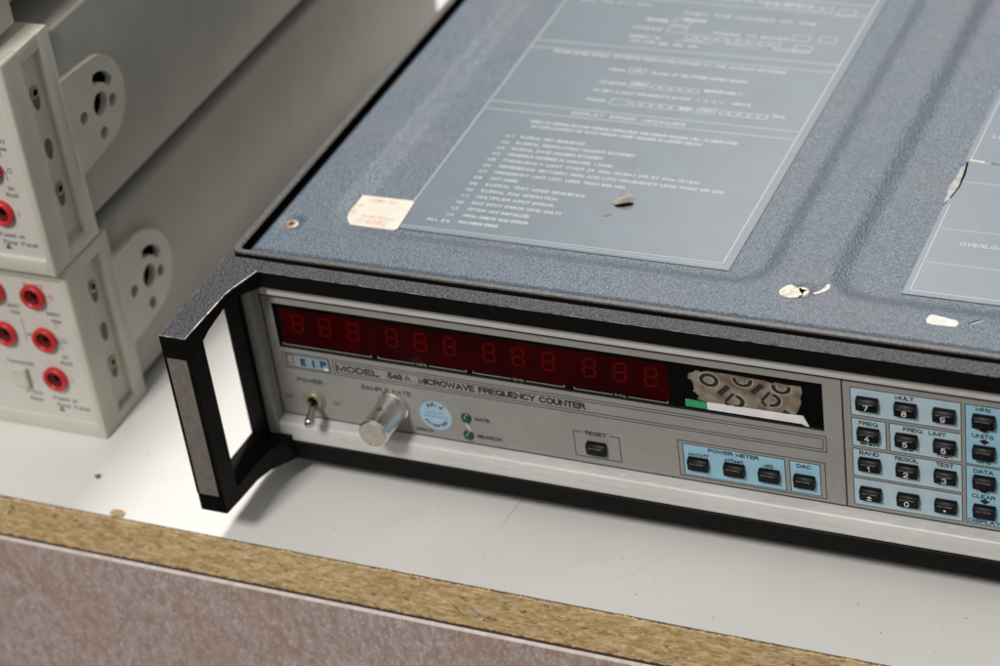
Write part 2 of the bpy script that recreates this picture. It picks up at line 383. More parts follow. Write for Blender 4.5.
# chipboard core with a ragged saw cut face
t = bmesh.new(); nx, nz = 900, 20
rg = []
zc0, zc1 = ZT-20.3, ZT-.9
random.seed(3)
ed = [0.]*(nx+1)
for i in range(nx+1):
    ed[i] = (.35*math.sin(i*.37)+.25*math.sin(i*.113+1)+random.uniform(-.35, .35))
for j in range(nz+1):
    row = []
    for i in range(nx+1):
        x = -300+i*.8; z = zc0+(zc1-zc0)*j/nz
        y = -41.0+random.uniform(-.28, .28)
        if j == nz:
            z += .5+max(0, ed[i]-.1)*1.6; y -= .1+max(0, ed[i])*.4
        if j == nz-1: z += ed[i]*.25
        row.append(t.verts.new((x, y, z)))
    rg.append(row)
for j in range(nz):
    for i in range(nx):
        f = t.faces.new((rg[j][i], rg[j][i+1], rg[j+1][i+1], rg[j+1][i]))
        f.smooth = True
back = [t.verts.new((-300, -20, zc1-.1)), t.verts.new((420, -20, zc1-.1))]
b = MB(); k = b.mi(M['chipboard'])
for f in t.faces: f.material_index = k
# top lip strip back to the laminate edge
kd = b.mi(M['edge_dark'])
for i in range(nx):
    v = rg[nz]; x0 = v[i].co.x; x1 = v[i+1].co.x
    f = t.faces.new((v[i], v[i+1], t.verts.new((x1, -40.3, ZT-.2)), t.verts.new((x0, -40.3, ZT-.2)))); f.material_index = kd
b.merge(t)
b.box(-900, 900, -40.3, 900, zc0, zc1-.02, M['chipboard'])
b.build('chipboard_core', wb)
b = MB(); b.box(-900, 900, -38, -30, zc0-1.6, zc0-.02, M['hole']); b.build('shadow_gap_fill', wb)  # black strip added to paint the shade inside the gap
b = MB()
b.box(-900, 900, -42.6, -30, -140, zc0-1.0, M['fascia'], bev=1.0, seg=2, bm_mat=M['fascia_edge'])
b.box(-900, 900, -41.5, -40.6, zc0-.99, zc0-.02, M['gap'])  # dark brown strip painting the shade line under the chipboard
b.build('front_board', wb)

# ------------------------------------------------------------------ frequency counter
fc = thing('frequency_counter', 'rack style microwave frequency counter with blue grey cover and red display window', 'frequency counter', (200, 100, ZT))
XR = 412.
# feet (hidden below) keep it off the bench
for fx in (40, 370):
    for fy in (40, 360):
        b = MB(); b.lathe([(0, ZT), (9, ZT), (10, ZT+1), (10, 0), (0, 0)], (fx, fy, 0), (0, 0, 1), M['black_low'], n=24)
        b.build('rubber_foot', fc, (fx, fy, ZT))
# frame: top rail, bottom rail, side post
b = MB()
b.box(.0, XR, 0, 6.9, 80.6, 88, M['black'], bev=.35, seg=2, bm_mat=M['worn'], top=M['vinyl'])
b.box(.0, XR, 0, 10, 0, 8.4, M['black'], bev=.35, seg=1)
b.box(-16.2, -9.6, -3, 9, 8.4, 81, M['black'])
b.box(-16.2, 0, .3, 6.8, 80.9, 87.4, M['black'])
b.box(XR-8, XR, 0, 8, 8.4, 80.6, M['black'])
b.box(-15.8, XR, 9, 398, 1, 84.5, M['hole'])            # chassis, coloured black for the shade in the gap beside the cover
b.box(-9.5, XR-8, 7.4, 9, 5, 82, M['hole'])
b.build('frame', fc)
# left handle bracket
h = MB()
def ringx(y, x0, x1, z0, z1): return [(x0, y, z0), (x1, y, z0), (x1, y, z1), (x0, y, z1)]
t = h.loft([ringx(-45.5, -16.3, -5.3, 80, 88), ringx(-35, -16.4, -5., 80.3, 88), ringx(-31, -16.4, -4.9, 81.8, 88), ringx(-16, -16.6, -4.5, 84, 88), ringx(-13, -16.6, -3.9, 84, 88), ringx(-.01, -16.8, 0, 80.6, 88), ringx(6.9, -17.2, 0, 80.6, 88)], M['black'])
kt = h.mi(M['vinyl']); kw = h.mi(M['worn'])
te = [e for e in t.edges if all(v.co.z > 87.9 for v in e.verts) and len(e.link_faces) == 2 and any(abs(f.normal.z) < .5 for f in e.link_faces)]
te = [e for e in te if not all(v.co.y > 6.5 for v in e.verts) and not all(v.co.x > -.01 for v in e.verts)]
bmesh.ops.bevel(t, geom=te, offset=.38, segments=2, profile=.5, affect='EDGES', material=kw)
for f in t.faces:
    if f.normal.z > .95: f.material_index = kt
h.merge(t)
t = h.loft([ringx(-45.5, -16.4, -5.3, 7.1, 15.4), ringx(-35, -16.4, -5., 6.2, 12.3), ringx(-22, -16.4, -4.8, 5.3, 12), ringx(-13, -16.4, -4.2, 3.4, 11.8), ringx(-.01, -16.4, 0, 0, 11.6), ringx(9, -16.4, 0, 0, 8.4)], M['black'])
bmesh.ops.bevel(t, geom=[e for e in t.edges if all(abs(v.co.y+45.5) < .1 for v in e.verts)], offset=.5, segments=2, affect='EDGES')
h.merge(t)
h.prism([(-45.5, 15.4), (-35.1, 12.4), (-35.1, 80.2), (-45.5, 80)], 'x', -16.3, -5.1, M['black'], bev=.45)
h.build('handle', fc)
b = MB(); b.box(-14.9, -6.7, -45.8, -45.4, 15.6, 78.1, M['brown_strip']); b.build('grip_strip', fc)
# left trim strips
b = MB(); b.box(-9.5, -5.4, -.6, 6, 8.2, 80, M['alu_dark'], bev=.5); b.build('side_strip', fc)
# aluminium bezel
b = MB()
b.box(-5.6, XR-9, .15, 12, 8.5, 17.0, M['alu'], bev=1.0, seg=3)
b.box(-3.6, XR-9, 3.2, 7.2, 74.9, 80.4, M['alu'], bev=.8, seg=2)
b.box(-7.0, -5.9, 5.0, 7, 16, 76.5, M['alu_dark'], bev=.2)
b.build('bezel', fc, smooth=40)

# front panel with window hole
PY = 6.
p = MB()
wx0, wx1, wz0, wz1 = -1.1, 213.1, 49.2, 69.6
px0, px1, pz0, pz1 = -5.7, XR-9, 16.2, 76.
xs = [px0, wx0, wx1, px1]; zs = [pz0, wz0, wz1, pz1]
t = bmesh.new(); g = [[t.verts.new((x, PY, z)) for x in xs] for z in zs]; g2 = [[t.verts.new((x, PY+1.2, z)) for x in xs] for z in zs]
for j in range(3):
    for i in range(3):
        if i == 1 and j == 1: continue
        t.faces.new((g[j][i], g[j][i+1], g[j+1][i+1], g[j+1][i]))
hole = [(1, 1), (1, 2), (2, 2), (2, 1)]
for (a, c), (d, e) in zip(hole, hole[1:]+hole[:1]): t.faces.new((g[a][c], g[d][e], g2[d][e], g2[a][c]))
for f in t.faces: f.material_index = p.mi(M['panel'])
kk = p.mi(M['ink'])
for f in t.faces:
    if len(set(round(v.co.y, 2) for v in f.verts)) > 1: f.material_index = kk
bmesh.ops.delete(t, geom=[v for v in t.verts if not v.link_faces], context='VERTS')
p.merge(t)
INK = M['ink']; y0 = PY
# edge lines of the panel
p.fill(-5.7, XR-9, 72.5, 73.0, y0, INK); p.fill(-5.7, XR-9, 17.0, 17.6, y0, INK); p.fill(-5.6, -5.1, 17.6, 72.5, y0, INK)
p.fill(219.7, 220.35, 17.6, 72.5, y0, INK)
# name strip frames
for d in (0, 1.15):
    p.rect(-.7+d, 19.2-d*.4, 39.9+d*.6, 47.0-d*.6, .28, y0, INK)
    p.rect(20.6+d, 213.5-d, 39.9+d, 46.9-d, .28, y0, INK)
p.rect(1.1, 3.5, 42.1, 46.0, .25, y0, INK); p.fill(1.5, 3.1, 42.5, 45.6, y0, M['grey_ink'])
p.fill(5.4, 18.9, 40.6, 46.2, y0, M['grey_ink'], th=.02)
for i, ch in enumerate('EIP'):
    a = 5.8+i*4.35
    p.fill(a, a+4.0, 40.9, 45.9, y0-.03, M['logo_blue'])
p.caps('E', 6.7, 9.0, 41.7, 3.4, y0-.06, M['inkblue'], t=.95)
p.fill(11.8, 12.7, 41.7, 45.1, y0-.06, M['inkblue'])
p.caps('P', 15.3, 17.9, 42.2, 3.1, y0-.06, M['inkblue'], t=.8)
p.fill(16.4, 18.4, 41.0, 42.0, y0-.07, M['white'])
p.caps('MODEL', 22.0, 40.0, 41.9, 3.0, y0, INK, t=.70)
p.caps('548', 43.5, 49.8, 42.0, 3.0, y0, INK, t=.72); p.caps('A', 50.4, 53.2, 42.0, 3.0, y0, INK, t=.5)
p.caps('MICROWAVE FREQUENCY COUNTER', 56.2, 123.3, 42.0, 3.0, y0, INK, t=.70)
p.fill(53.6, 56.6, 43.2, 44.6, y0-.08, M['grey_ink'], th=.01)
p.caps('POWER', 3.6, 14.6, 33.7, 2.1, y0, INK, t=.40)
p.caps('OFF', -3.1, .9, 25.0, 1.5, y0, INK, t=.22); p.caps('ON', 17.4, 20.5, 25.0, 1.6, y0, INK, t=.22)
p.caps('SAMPLE RATE', 31.2, 52.2, 35.0, 2.1, y0, INK, t=.40)
p.caps('HOLD', 52.2, 59.1, 19.4, 1.5, y0, INK, t=.40)
p.caps('GATE', 77.3, 83.6, 28.4, 1.7, y0, INK, t=.40); p.caps('SEARCH', 77.3, 87.4, 20.4, 1.7, y0, INK, t=.40)
p.seg((73.2, 27.4), (75.0, 22.8), .45, y0, M['white'])
# reset box with gap for its word
for a, c in (((117.3, 31.4), (120.9, 31.4)), ((131.4, 31.4), (135.2, 31.4)), ((135.2, 31.4), (135.2, 20.1)), ((135.2, 20.1), (117.3, 20.1)), ((117.3, 20.1), (117.3, 31.4))):
    p.seg(a, c, .32, y0, INK)
p.caps('RESET', 121.9, 130.3, 30.5, 1.8, y0, INK, t=.40)
# power meter group
p.rect(157.9, 212.6, 18.9, 35.0, .3, y0, INK)
p.fill(159.6, 198.0, 19.6, 33.9, y0, INK); p.fill(159.95, 197.7, 19.9, 33.6, y0-.03, M['blue2'])
p.fill(199.5, 210.9, 19.7, 33.9, y0, INK); p.fill(199.85, 210.6, 20.0, 33.6, y0-.03, M['blue2'])
yb = y0-.06
p.caps('POWER METER', 169.4, 188.3, 31.5, 1.7, yb, INK, t=.40)
p.caps('on/off', 161.7, 169.3, 28.7, 1.6, yb, INK, t=.3); p.caps('offset', 175.3, 182.3, 28.6, 1.6, yb, INK, t=.3); p.caps('dB', 190.0, 193.5, 28.7, 1.7, yb, INK, t=.3)
p.caps('DAC', 202.2, 207.6, 31.2, 1.75, yb, INK, t=.40)
# keypad boxes
def kbox(x0_, x1_, z0_, z1_, m):
    p.fill(x0_, x1_, z0_, z1_, y0, INK); p.fill(x0_+.3, x1_-.3, z0_+.3, z1_-.3, y0-.03, m)
kbox(222.9, 261.3, 58.4, 70.3, M['blue']); kbox(222.9, 235.2, 45.0, 57.3, M['blue']); kbox(236.2, 261.3, 45.0, 57.3, M['blue'])
kbox(222.8, 261.3, 31.8, 44.0, M['blue']); kbox(222.7, 261.3, 18.9, 31.0, M['blue'])
kbox(262.5, 275.2, 44.9, 70.3, M['blue2']); kbox(262.5, 275.2, 18.9, 44.4, M['blue2'])
for tx, xa, xb, z, hh in (('MULT', 238.6, 245.2, 67.8, 1.7), ('FREQ', 225.6, 232.3, 54.6, 1.7), ('FREQ  LIMIT', 241.1, 256.0, 54.8, 1.7), ('BAND', 225.3, 232.3, 41.6, 1.8),
                          ('RESOL', 237.9, 246.1, 41.6, 1.8), ('TEST', 252.2, 258.4, 41.8, 1.7), ('MHz', 266.2, 271.3, 68.0, 1.7), ('UNITS', 264.8, 272.2, 56.6, 1.8), ('GHz', 266.4, 271.2, 45.9, 1.6),
                          ('DATA', 265.2, 272.0, 41.5, 1.8), ('CLEAR', 264.5, 272.7, 30.6, 1.8), ('DISPLAY', 263.2, 274.4, 19.5, 1.7),
                          ('direct', 225.6, 232.6, 45.9, 1.3), ('low', 240.4, 244.5, 46.2, 1.3), ('high', 252.8, 258.0, 46.0, 1.4)):
    p.caps(tx, xa, xb, z, hh, yb, INK, t=.36)
for z in (55.4, 29.6):
    p.prism([(267.2, z), (269.0, z+1.0), (270.8, z), (269.0, z-1.4)], 'y', y0-.05, y0-.12, INK)
    p.prism([(267.4, z+4.8), (270.6, z+4.8), (269.0, z+3.7)], 'y', y0-.05, y0-.12, INK)
p.build('front_panel', fc)
# connectors area to the right, outside the frame: jacks only
# display window
dw = MB(); dw.box(wx0-.3, wx1+.3, PY+1.25, PY+2, wz0-.3, wz1+.3, M['glass'])
dwo = dw.build('display_window', fc, (100, PY, 60))
b = MB(); b.box(.8, 156.3, PY+1.0, PY+1.24, 51.0, 67.0, M['red'], bev=.1); b.build('red_filter', dwo, (80, PY, 60))
b = MB(); yl = PY+1.0
for grp in ((-.2, 37.6, ''), (40.1, 76.6, 'MHz'), (79.1, 115.6, 'kHz'), (119.2, 155.4, 'Hz')):
    a, c, w = grp; mid = (a+c)/2; gp = 2.9 if w else 0
    zl = 50.0
    if w:
        b.fill(a, mid-gp, zl-.15, zl+.15, yl+.2, M['grey_ink'], th=.1); b.fill(mid+gp, c, zl-.15, zl+.15, yl+.2, M['grey_ink'], th=.1)
        b.caps(w, mid-2.1, mid+2.1, zl-.5, 1.25, yl+.15, M['grey_ink'], t=.25)
    else: b.fill(a, c, zl-.15, zl+.15, yl+.2, M['grey_ink'], th=.1)
    b.fill(a, a+.35, zl+.15, zl+.8, yl+.2, M['grey_ink'], th=.1); b.fill(c-.35, c, zl+.15, zl+.8, yl+.2, M['grey_ink'], th=.1)
b.build('scale_marks', dwo, (80, PY, 50))
def digit(cx, cz):
    b = MB(); w, hh, sk, t_ = 4.3, 7.8, .08, .95
    def q(x, z): return (cx+x+(z)*sk, cz+z)
    H = [(-hh/2), 0, hh/2]
    for z in H:
        b.prism([q(-w/2+.35, z-t_/2), q(w/2-.35, z-t_/2), q(w/2-.1, z), q(w/2-.35, z+t_/2), q(-w/2+.35, z+t_/2), q(-w/2+.1, z)], 'y', PY+.98, PY+.93, M['redseg'])
    for x in (-w/2, w/2):
        for z in (-hh/4, hh/4):
            b.prism([q(x-t_/2, z-hh/4+.5), q(x+t_/2, z-hh/4+.5), q(x+t_/2, z+hh/4-.5), q(x-t_/2, z+hh/4-.5)], 'y', PY+.98, PY+.93, M['redseg'])
    b.build('digit', dwo, (cx, PY, cz))
for cx in (8.2, 19.8, 31.6, 47.6, 59.4, 71.2, 87, 98.6, 110.4, 126.3, 138, 149.8): digit(cx, 60.7)
# torn foil seal in the window, with tape below
b = MB()
out = [(165.2, 62.0), (163.6, 62.6), (164.2, 64.8), (166.0, 65.6), (166.9, 66.7), (168.6, 66.2), (171, 66.9), (179.2, 66.9), (185.7, 66.6), (192.3, 66.5), (194.6, 65.8), (196.2, 66.4), (200.1, 66.0), (205.2, 66.2), (205.5, 63.8), (204.7, 61.2), (205.0, 59.4), (203.9, 56.2), (202.6, 53.4), (170.0, 53.4), (166.4, 53.9), (167.4, 55.2), (165.9, 57.0), (165.6, 60.0)]
b.prism(out, 'y', PY+1.2, PY+1.0, M['foil'])
def ring2(cx, cz, r, r2, a0, a1, y, m, n=14, ex=1.25):
    r2 *= .84
    if m is M['ink'] and r2 > 0 and not n == 13:
        ring2(cx, cz, r+.28, r, a0, a1, y+.02, M['chip'], 13, ex); ring2(cx, cz, r2, (r2-.2)/.84, a0, a1, y+.02, M['chip'], 13, ex)
    pts = []
    for i in range(n+1):
        a = a0+(a1-a0)*i/n; pts.append((cx+r*ex*math.cos(a), cz+r*math.sin(a)))
    for i in range(n, -1, -1):
        a = a0+(a1-a0)*i/n; pts.append((cx+r2*ex*math.cos(a), cz+r2*math.sin(a)))
    for i in range(n):
        q = [pts[i], pts[i+1], pts[2*n-i], pts[2*n+1-i]]
        b.prism(q, 'y', y, y-.04, m)
yv = PY+1.0; TP = 2*math.pi
ring2(171.6, 63.2, 3.0, 1.9, 0, TP, yv, M['ink']); ring2(184.0, 65.3, 3.0, 2.0, math.pi*.95, TP*1.03, yv, M['ink']); ring2(198.0, 64.6, 2.9, 1.9, math.pi*.9, TP*1.05, yv, M['ink'])
def bar(xa, za, xb, zb, w): b.seg((xa, za), (xb, zb), w, yv, M['ink'])
bar(174.8, 57.6, 178.6, 61.6, 2.0); bar(187.2, 60.2, 191.0, 64.4, 2.0)
for cx, cz in ((180.5, 56.6), (194.0, 59.6)):
    if True:
        ring2(cx, cz-1, 3.1, 2.0, -math.pi*.55, math.pi*.42, yv, M['ink']); bar(cx-3.4, cz-1.8, cx-.2, cz+2.2, 1.1); bar(cx-3.5, cz-2.2, cx-1.8, cz-3.9, 1.1)
b.prism([(201.2, 53.5), (198.9, 55.4), (197.6, 53.5)], 'y', yv, yv-.04, M['ink'])
ring2(164.8, 58.8, 2.0, 1.3, -1.2, .9, yv+.05, M['grey_ink'])
b.build('torn_seal', dwo, (185, PY, 60))
b = MB()
b.prism([(162.0, 50.2), (170.2, 50.2), (170.2, 53.0), (162.1, 53.3)], 'y', PY+1.2, PY+.85, M['green'])
b.prism([(170.2, 50.2), (204.8, 50.2), (206.6, 49.4), (207.4, 49.5), (205.4, 53.6), (170.2, 53.2)], 'y', PY+1.2, PY+.8, M['paper'])
b.build('paper_tape', dwo, (185, PY, 51))

# toggle switch
b = MB(); nc = (9.6, PY, 26.2)
b.lathe([(0, 0), (4.6, 0), (4.6, .6), (4.3, .8), (3.9, .8), (3.9, 1.6), (3.6, 2.0), (2.3, 2.0), (2.2, .4), (0, .4)], nc, (0, -1, 0), M['brass'], n=30, mats=[None]*8+[M['hole']])
tg = b.build('toggle_switch', fc, nc, smooth=35)
b = MB(); d = Vector((4.3, -13.4, -1.0)).normalized()
b.lathe([(0, 0), (1.3, 0), (1.4, 8), (1.85, 11.8), (2.0, 13.2), (1.75, 14.1), (.9, 14.5), (0, 14.6)], (9.6, PY-.5, 26.2), d, M['nickel'], n=24)
b.build('lever', tg, nc)
# knob
b = MB(); kc = (43.6, PY, 29.0)
b.lathe([(0, 0), (6.7, .1), (6.7, 1.0), (6.1, 1.4), (6.0, 2), (5.9, 17.0), (5.75, 17.25), (5.9, 17.5), (5.6, 18.2), (5.3, 18.4), (0, 18.4)], kc, (0, -1, 0), M['chrome'], n=56, mats=[None]*9+[M['chrome_face']])
b.lathe([(0, 0.05), (.85, 0.1), (1.25, .12), (1.2, -.1)], (43.6-.2, PY-10.0, 29+5.93), (0, -.02, 1), M['rust'], n=16)
b.lathe([(0, 0), (.35, .02), (0, .03)], (42.0, PY-18.4, 24.6), (0, -1, 0), M['hole'], n=10)
b.build('knob', fc, kc, smooth=30)
# round sticker
b = MB(); sc = (61.2, PY, 27.8)
b.lathe([(0, .12), (6.6, .12), (6.65, 0)], sc, (0, -1, 0), M['sticker'], n=48, smooth=False)
for ch, a in zip('AN-J', (118, 98, 80, 58)):
    r = 4.3; x = sc[0]+r*math.cos(math.radians(a)); z = sc[2]+r*math.sin(math.radians(a))
    b.caps(ch, x, x+1.5 if ch != '-' else x+.7, z, 1.9, PY-.12, M['inkblue'], t=.55, rot=math.radians(a-90))
for i, ch in enumerate('ACCEPTED'):
    a = 212+i*16.5; r = 5.4; x = sc[0]+r*math.cos(math.radians(a)); z = sc[2]+r*math.sin(math.radians(a))
    b.caps(ch, x, x+1.1, z, 1.4, PY-.12, M['inkblue'], t=.36, rot=math.radians(a+90))
b.caps('QUALITY', 57.4, 64.8, 28.6, 1.0, PY-.12, M['stickerink'], t=.16); b.caps('ASSURANCE', 56.2, 66.2, 26.9, 1.0, PY-.12, M['stickerink'], t=.16)
b.build('round_sticker', fc, sc)
# leds
for c in ((74.0, 29.2), (73.9, 21.2)):
    b = MB(); b.lathe([(2.1, 0), (2.1, .25), (1.6, .3), (1.55, 1.1), (1.2, 1.7), (.6, 2.0), (0, 2.1)], (c[0], PY, c[1]), (0, -1, 0), M['led'], n=24, mats=[M['ink'], M['ink']])
    b.build('indicator_lamp', fc, (c[0], PY, c[1]))
# push buttons
def button(cx, cz, legend=None, arrow=False):
    b = MB(); w = 3.85
    prof = [(PY, cz-2.6), (PY-1.3, cz-2.65), (PY-2.1, cz-2.3), (PY-2.35, cz+.95), (PY-2.7, cz+1.1), (PY-2.55, cz+1.4), (PY-1.7, cz+2.35), (PY-.8, cz+2.6), (PY, cz+2.6)]
    t = bmesh.new()
    A = [t.verts.new((cx-w, y, z)) for y, z in prof]; B = [t.verts.new((cx+w, y, z)) for y, z in prof]
    t.faces.new(A); t.faces.new(B[::-1])
    for i in range(len(prof)): t.faces.new((A[i], B[i], B[(i+1) % len(prof)], A[(i+1) % len(prof)]))
    bmesh.ops.recalc_face_normals(t, faces=t.faces[:])
    k = b.mi(M['black_low'])
    for f in t.faces: f.material_index = k
    es = [e for e in t.edges if len(e.link_faces) == 2 and any(abs(f.normal.x) > .9 for f in e.link_faces)]
    bmesh.ops.bevel(t, geom=es, offset=.38, segments=2, profile=.5, affect='EDGES')
    b.merge(t)
    b.fill(cx-2.6, cx+2.5, cz+1.1, cz+1.3, PY-2.68, M['ridgeglint'], th=.03)   # highlight along the ridge, painted as a pale line
    if arrow: b.prism([(cx-1.6, cz-2.3), (cx+1.6, cz-2.3), (cx+.7, cz-3.4), (cx-.7, cz-3.4)], 'y', PY, PY-1.9, M['black_low'])
    if legend == '.': b.lathe([(0, .03), (.42, .03), (.42, 0)], (cx-.1, PY-2.28, cz-.9), (0, -1, 0), M['white'], n=14)
    elif legend: b.caps(legend, cx-1.0 if legend != '1' else cx-.5, cx+.75 if legend != '1' else cx+.4, cz-1.75, 2.3, PY-2.36, M['white'], t=.33)
    b.build('push_button', fc, (cx, PY, cz), smooth=30)
for z, row in zip((64.4, 51.2, 38.1, 25.1), ('789', '456', '123', '±0.')):
    for x, ch in zip((229.0, 242.3, 255.6), row): button(x, z, ch)
for z, a in ((64.3, True), (51.1, False), (38.2, True), (25.5, False)): button(269.0, z, None, a)
button(126.1, 25.2)
for x in (165.4, 179.0, 192.0, 205.0): button(x, 25.8)

# ---- top: trim, cover
ZC = 88.
b = MB()
def rrect(x0, x1, y0_, y1, r, n=6):
    pts = []
    for cx, cy, a0 in ((x0+r, y0_+r, math.pi), (x1-r, y0_+r, 1.5*math.pi), (x1-r, y1-r, 0), (x0+r, y1-r, .5*math.pi)):
        for i in range(n+1): a = a0+.5*math.pi*i/n; pts.append((cx+r*math.cos(a), cy+r*math.sin(a)))
    return pts
o_ = rrect(-17.0, XR, 9.4, 398, 5.); i_ = rrect(-13.6, XR-4, 12.0, 395, 2.2)
t = bmesh.new(); n = len(o_)
def lp(pts, z): return [t.verts.new((x, y, z)) for x, y in pts]
loops = [lp(o_, 84), lp(o_, ZC-.2), lp([(x*.999+.0, y) for x, y in rrect(-16.6, XR-.5, 9.7, 397.5, 4.6)], ZC+.35), lp(rrect(-14.1, XR-3.5, 11.6, 395.5, 2.6), ZC+.35), lp(i_, ZC-.1), lp(i_, 84)]
for a, c in zip(loops[:-1], loops[1:]):
    for i in range(n): t.faces.new((a[i], a[(i+1) % n], c[(i+1) % n], c[i]))
bmesh.ops.recalc_face_normals(t, faces=t.faces[:])
k = b.mi(M['trimgrey'])
kh = b.mi(M['hole'])
for f in t.faces: f.material_index = kh if f.calc_center_median().z < 87 else k  # side walls coloured black to stand for shade in the grooves
b.merge(t); b.build('cover_trim', fc, smooth=30)
def sst(a, c, v):
    v = max(0, min(1, (v-a)/(c-a))); return v*v*(3-2*v)
def sd(x, y, x0, x1, y0_, y1, r):
    cx, cy = (x0+x1)/2, (y0_+y1)/2; dx = abs(x-cx)-(x1-x0)/2+r; dy = abs(y-cy)-(y1-y0_)/2+r
    return math.hypot(max(dx, 0), max(dy, 0))+min(max(dx, dy), 0)-r
CX0, CX1, CY0, CY1 = -10.4, XR-6, 12.6, 394
def coverz(x, y):
    d = min(sd(x, y, 14, 183, 35, 380, 13), sd(x, y, 208.5, 396, 35, 380, 13))
    z = ZC-2.2*sst(5.0, -4.5, d)
    for sx, sy in ((-2.9, 33.2), (198.2, 33.4)):
        q = math.hypot(x-sx, y-sy); z -= 1.3*sst(5.2, 2.9, q)
    e = min(x-CX0, CX1-x, y-CY0, CY1-y)
    z -= 1.3*(1-sst(-.2, 1.8, e))
    return z
def axis_pts(a, c, step):
    fine = [a, a+.3, a+.7, a+1.2, a+1.8, a+2.5]; out = fine[:]; v = a+2.5+step
    while v < c-2.5: out.append(v); v += step
    return out+[c-2.5, c-1.2, c-.3, c]
xsn = axis_pts(CX0, CX1, 1.6); ysn = axis_pts(CY0, 110, 1.6)[:-4]+[110+i*4 for i in range(0, 70)]+[389, 391.5, 393, 394]
t = bmesh.new(); G = [[t.verts.new((x, y, coverz(x, y))) for x in xsn] for y in ysn]
for j in range(len(ysn)-1):
    for i in range(len(xsn)-1): t.faces.new((G[j][i], G[j][i+1], G[j+1][i+1], G[j+1][i]))
bd = [v for v in t.verts if v.is_boundary]
ext = bmesh.ops.extrude_edge_only(t, edges=[e for e in t.edges if e.is_boundary])
for v in [g_ for g_ in ext['geom'] if isinstance(g_, bmesh.types.BMVert)]: v.co.z = 84.6
b = MB(); k = b.mi(M['cover'])
for f in t.faces: f.material_index = k; f.smooth = True
b.merge(t)
# bare chips in the paint
def blob(pts, z, m, th=.06): b.prism(pts, 'z', z, z+th, m)
b.prism([(244.9, 28.4), (246, 29.0), (250, 28.3), (254.4, 27.4), (255.6, 26.0), (255.2, 24.0), (253.4, 23.6), (247, 23.4), (245.2, 23.9), (244.4, 25.6)], 'z', ZC-.1, ZC+.05, M['primer'])
b.prism([(203.6, 31.6), (206.3, 33.5), (207.6, 36.4), (207.0, 38.8), (205.9, 38.0), (205.6, 35.6), (204.6, 33.9), (202.9, 32.2)], 'z', ZC-.3, ZC+.05, M['chip'])
b.prism([(190.9, 31.0), (192.0, 28.6), (195.6, 27.6), (198.2, 28.4), (199.4, 30.6), (197.0, 33.6), (194.2, 35.6), (192.6, 34.6)], 'z', ZC-.45, ZC+.06, M['chip'])
for q_ in (0, 2, 2.6): b.seg((192.0+q_*1.15, 29.3-q_*.2), (193.6+q_*1.1, 32.8-q_*.4), .09, ZC+.06, M['trimgrey'], 'z', .02)
b.seg((258.6, 26.4), (262.2, 29.8), .35, ZC+.01, M['hole'], 'z'); b.seg((259.4, 26.2), (262.9, 29.4), .35, ZC+.01, M['chip'], 'z')
b.build('top_cover', fc)
# screws
for (sx, sy), old in (((-2.9, 33.2), True), ((198.2, 33.4), False)):
    b = MB(); z = ZC-1.1
    mm_ = M['rustring'] if old else M['chip']
    b.lathe([(3.1, -.4), (3.0, .1), (2.5, .42), (1.6, .5), (1.25, .45), (.9, .15), (0, 0)], (sx, sy, z), (0, 0, 1), mm_, n=28, mats=[None, None, None, None, M['hole'], M['hole']])
    for a in (.5, .5+math.pi/2):
        dx, dy = math.cos(a)*1.9, math.sin(a)*1.9
        b.seg((sx-dx, sy-dy), (sx+dx, sy+dy), .7, z+.47, M['rust'] if old else M['hole'], 'z', .04)
    b.build('cover_screw', fc, (sx, sy, z), smooth=35, label='rusty cross head screw' if old else 'bright worn cross head screw')
# main printed label
LZ = ZC-2.2
b = MB(); th = .3; LT = LZ+th
def lab(pts): b.prism(pts, 'z', LZ-.1, LT, M['label'])
lab([(36.5, 41.0), (168.8, 41.6), (168.8, 300), (31.8, 300), (32.6, 226)])
WI = M['labelink']; LI = M['labelline']
def ln(a, c, w=.45, m=LI): b.seg(a, c, w, LT, m, 'z', .02)
ln((36, 43.6), (165.3, 45.4)); ln((165.3, 45.4), (165.0, 298), .6); ln((36.6, 43.6), (33.2, 226), .6); ln((33.2, 226), (32.6, 298), .6); ln((36.4, 42.4), (165.3, 43.6), .3)
for ya, yb_ in ((137.0, 137.9), (130.9, 132.0), (188.2, 190.8), (182.4, 184.6), (230.6, 231.6), (240, 241)): ln((34.4, ya), (165.0, yb_), .55)
def lt(s_, x0_, x1_, y_, h=1.9, m=WI, bold=.02): (b.caps(s_, x0_, x1_, y_-h/2, h, LT, m, 'z', t=.37, th=.03, gap=.3) if all(q in GL for q in s_) else b.text(s_, x0_, x1_, y_-h/2, h, LT, m, 'z', .03))
lt('DISPLAY  ERROR  MESSAGES', 71.6, 119.8, 134.2, 2.3)
lt('WHEN AN ERROR OCCURS DURING OPERATION THE ERROR NUMBER WILL BE DISPLAYED', 57.6, 144.4, 124.7, 1.9); lt('AN EXPLANATION OF EACH ERROR CODE NUMBER IS LISTED BELOW', 59.4, 131.2, 121.2, 1.9)
rows = ['ILLEGAL KEY SEQUENCE', 'ILLEGAL RESOLUTION NUMBER ENTERED', 'ILLEGAL BAND NUMBER ENTERED', 'NUMERICS DESIRED IN CHANNEL 1 BAND', 'FREQUENCY LIMIT OVER 26 GHz (548A) OR 27 GHz (548A)',
        'DIFFERENCE BETWEEN HIGH AND LOW FREQUENCY LESS THAN 100 MHz', 'FREQUENCY LIMIT LOW, LESS THAN 825 MHz', 'NOT USED', 'ILLEGAL TEST MODE SEQUENCE', 'ILLEGAL DAC OPERATION', 'MULTIPLIER INPUT ERROR',
        'DAC INPUT ERROR (GPIB ONLY)', 'OPTION NOT INSTALLED', 'PROM CHECK SUM ERROR', 'RAM CHECK ERROR']
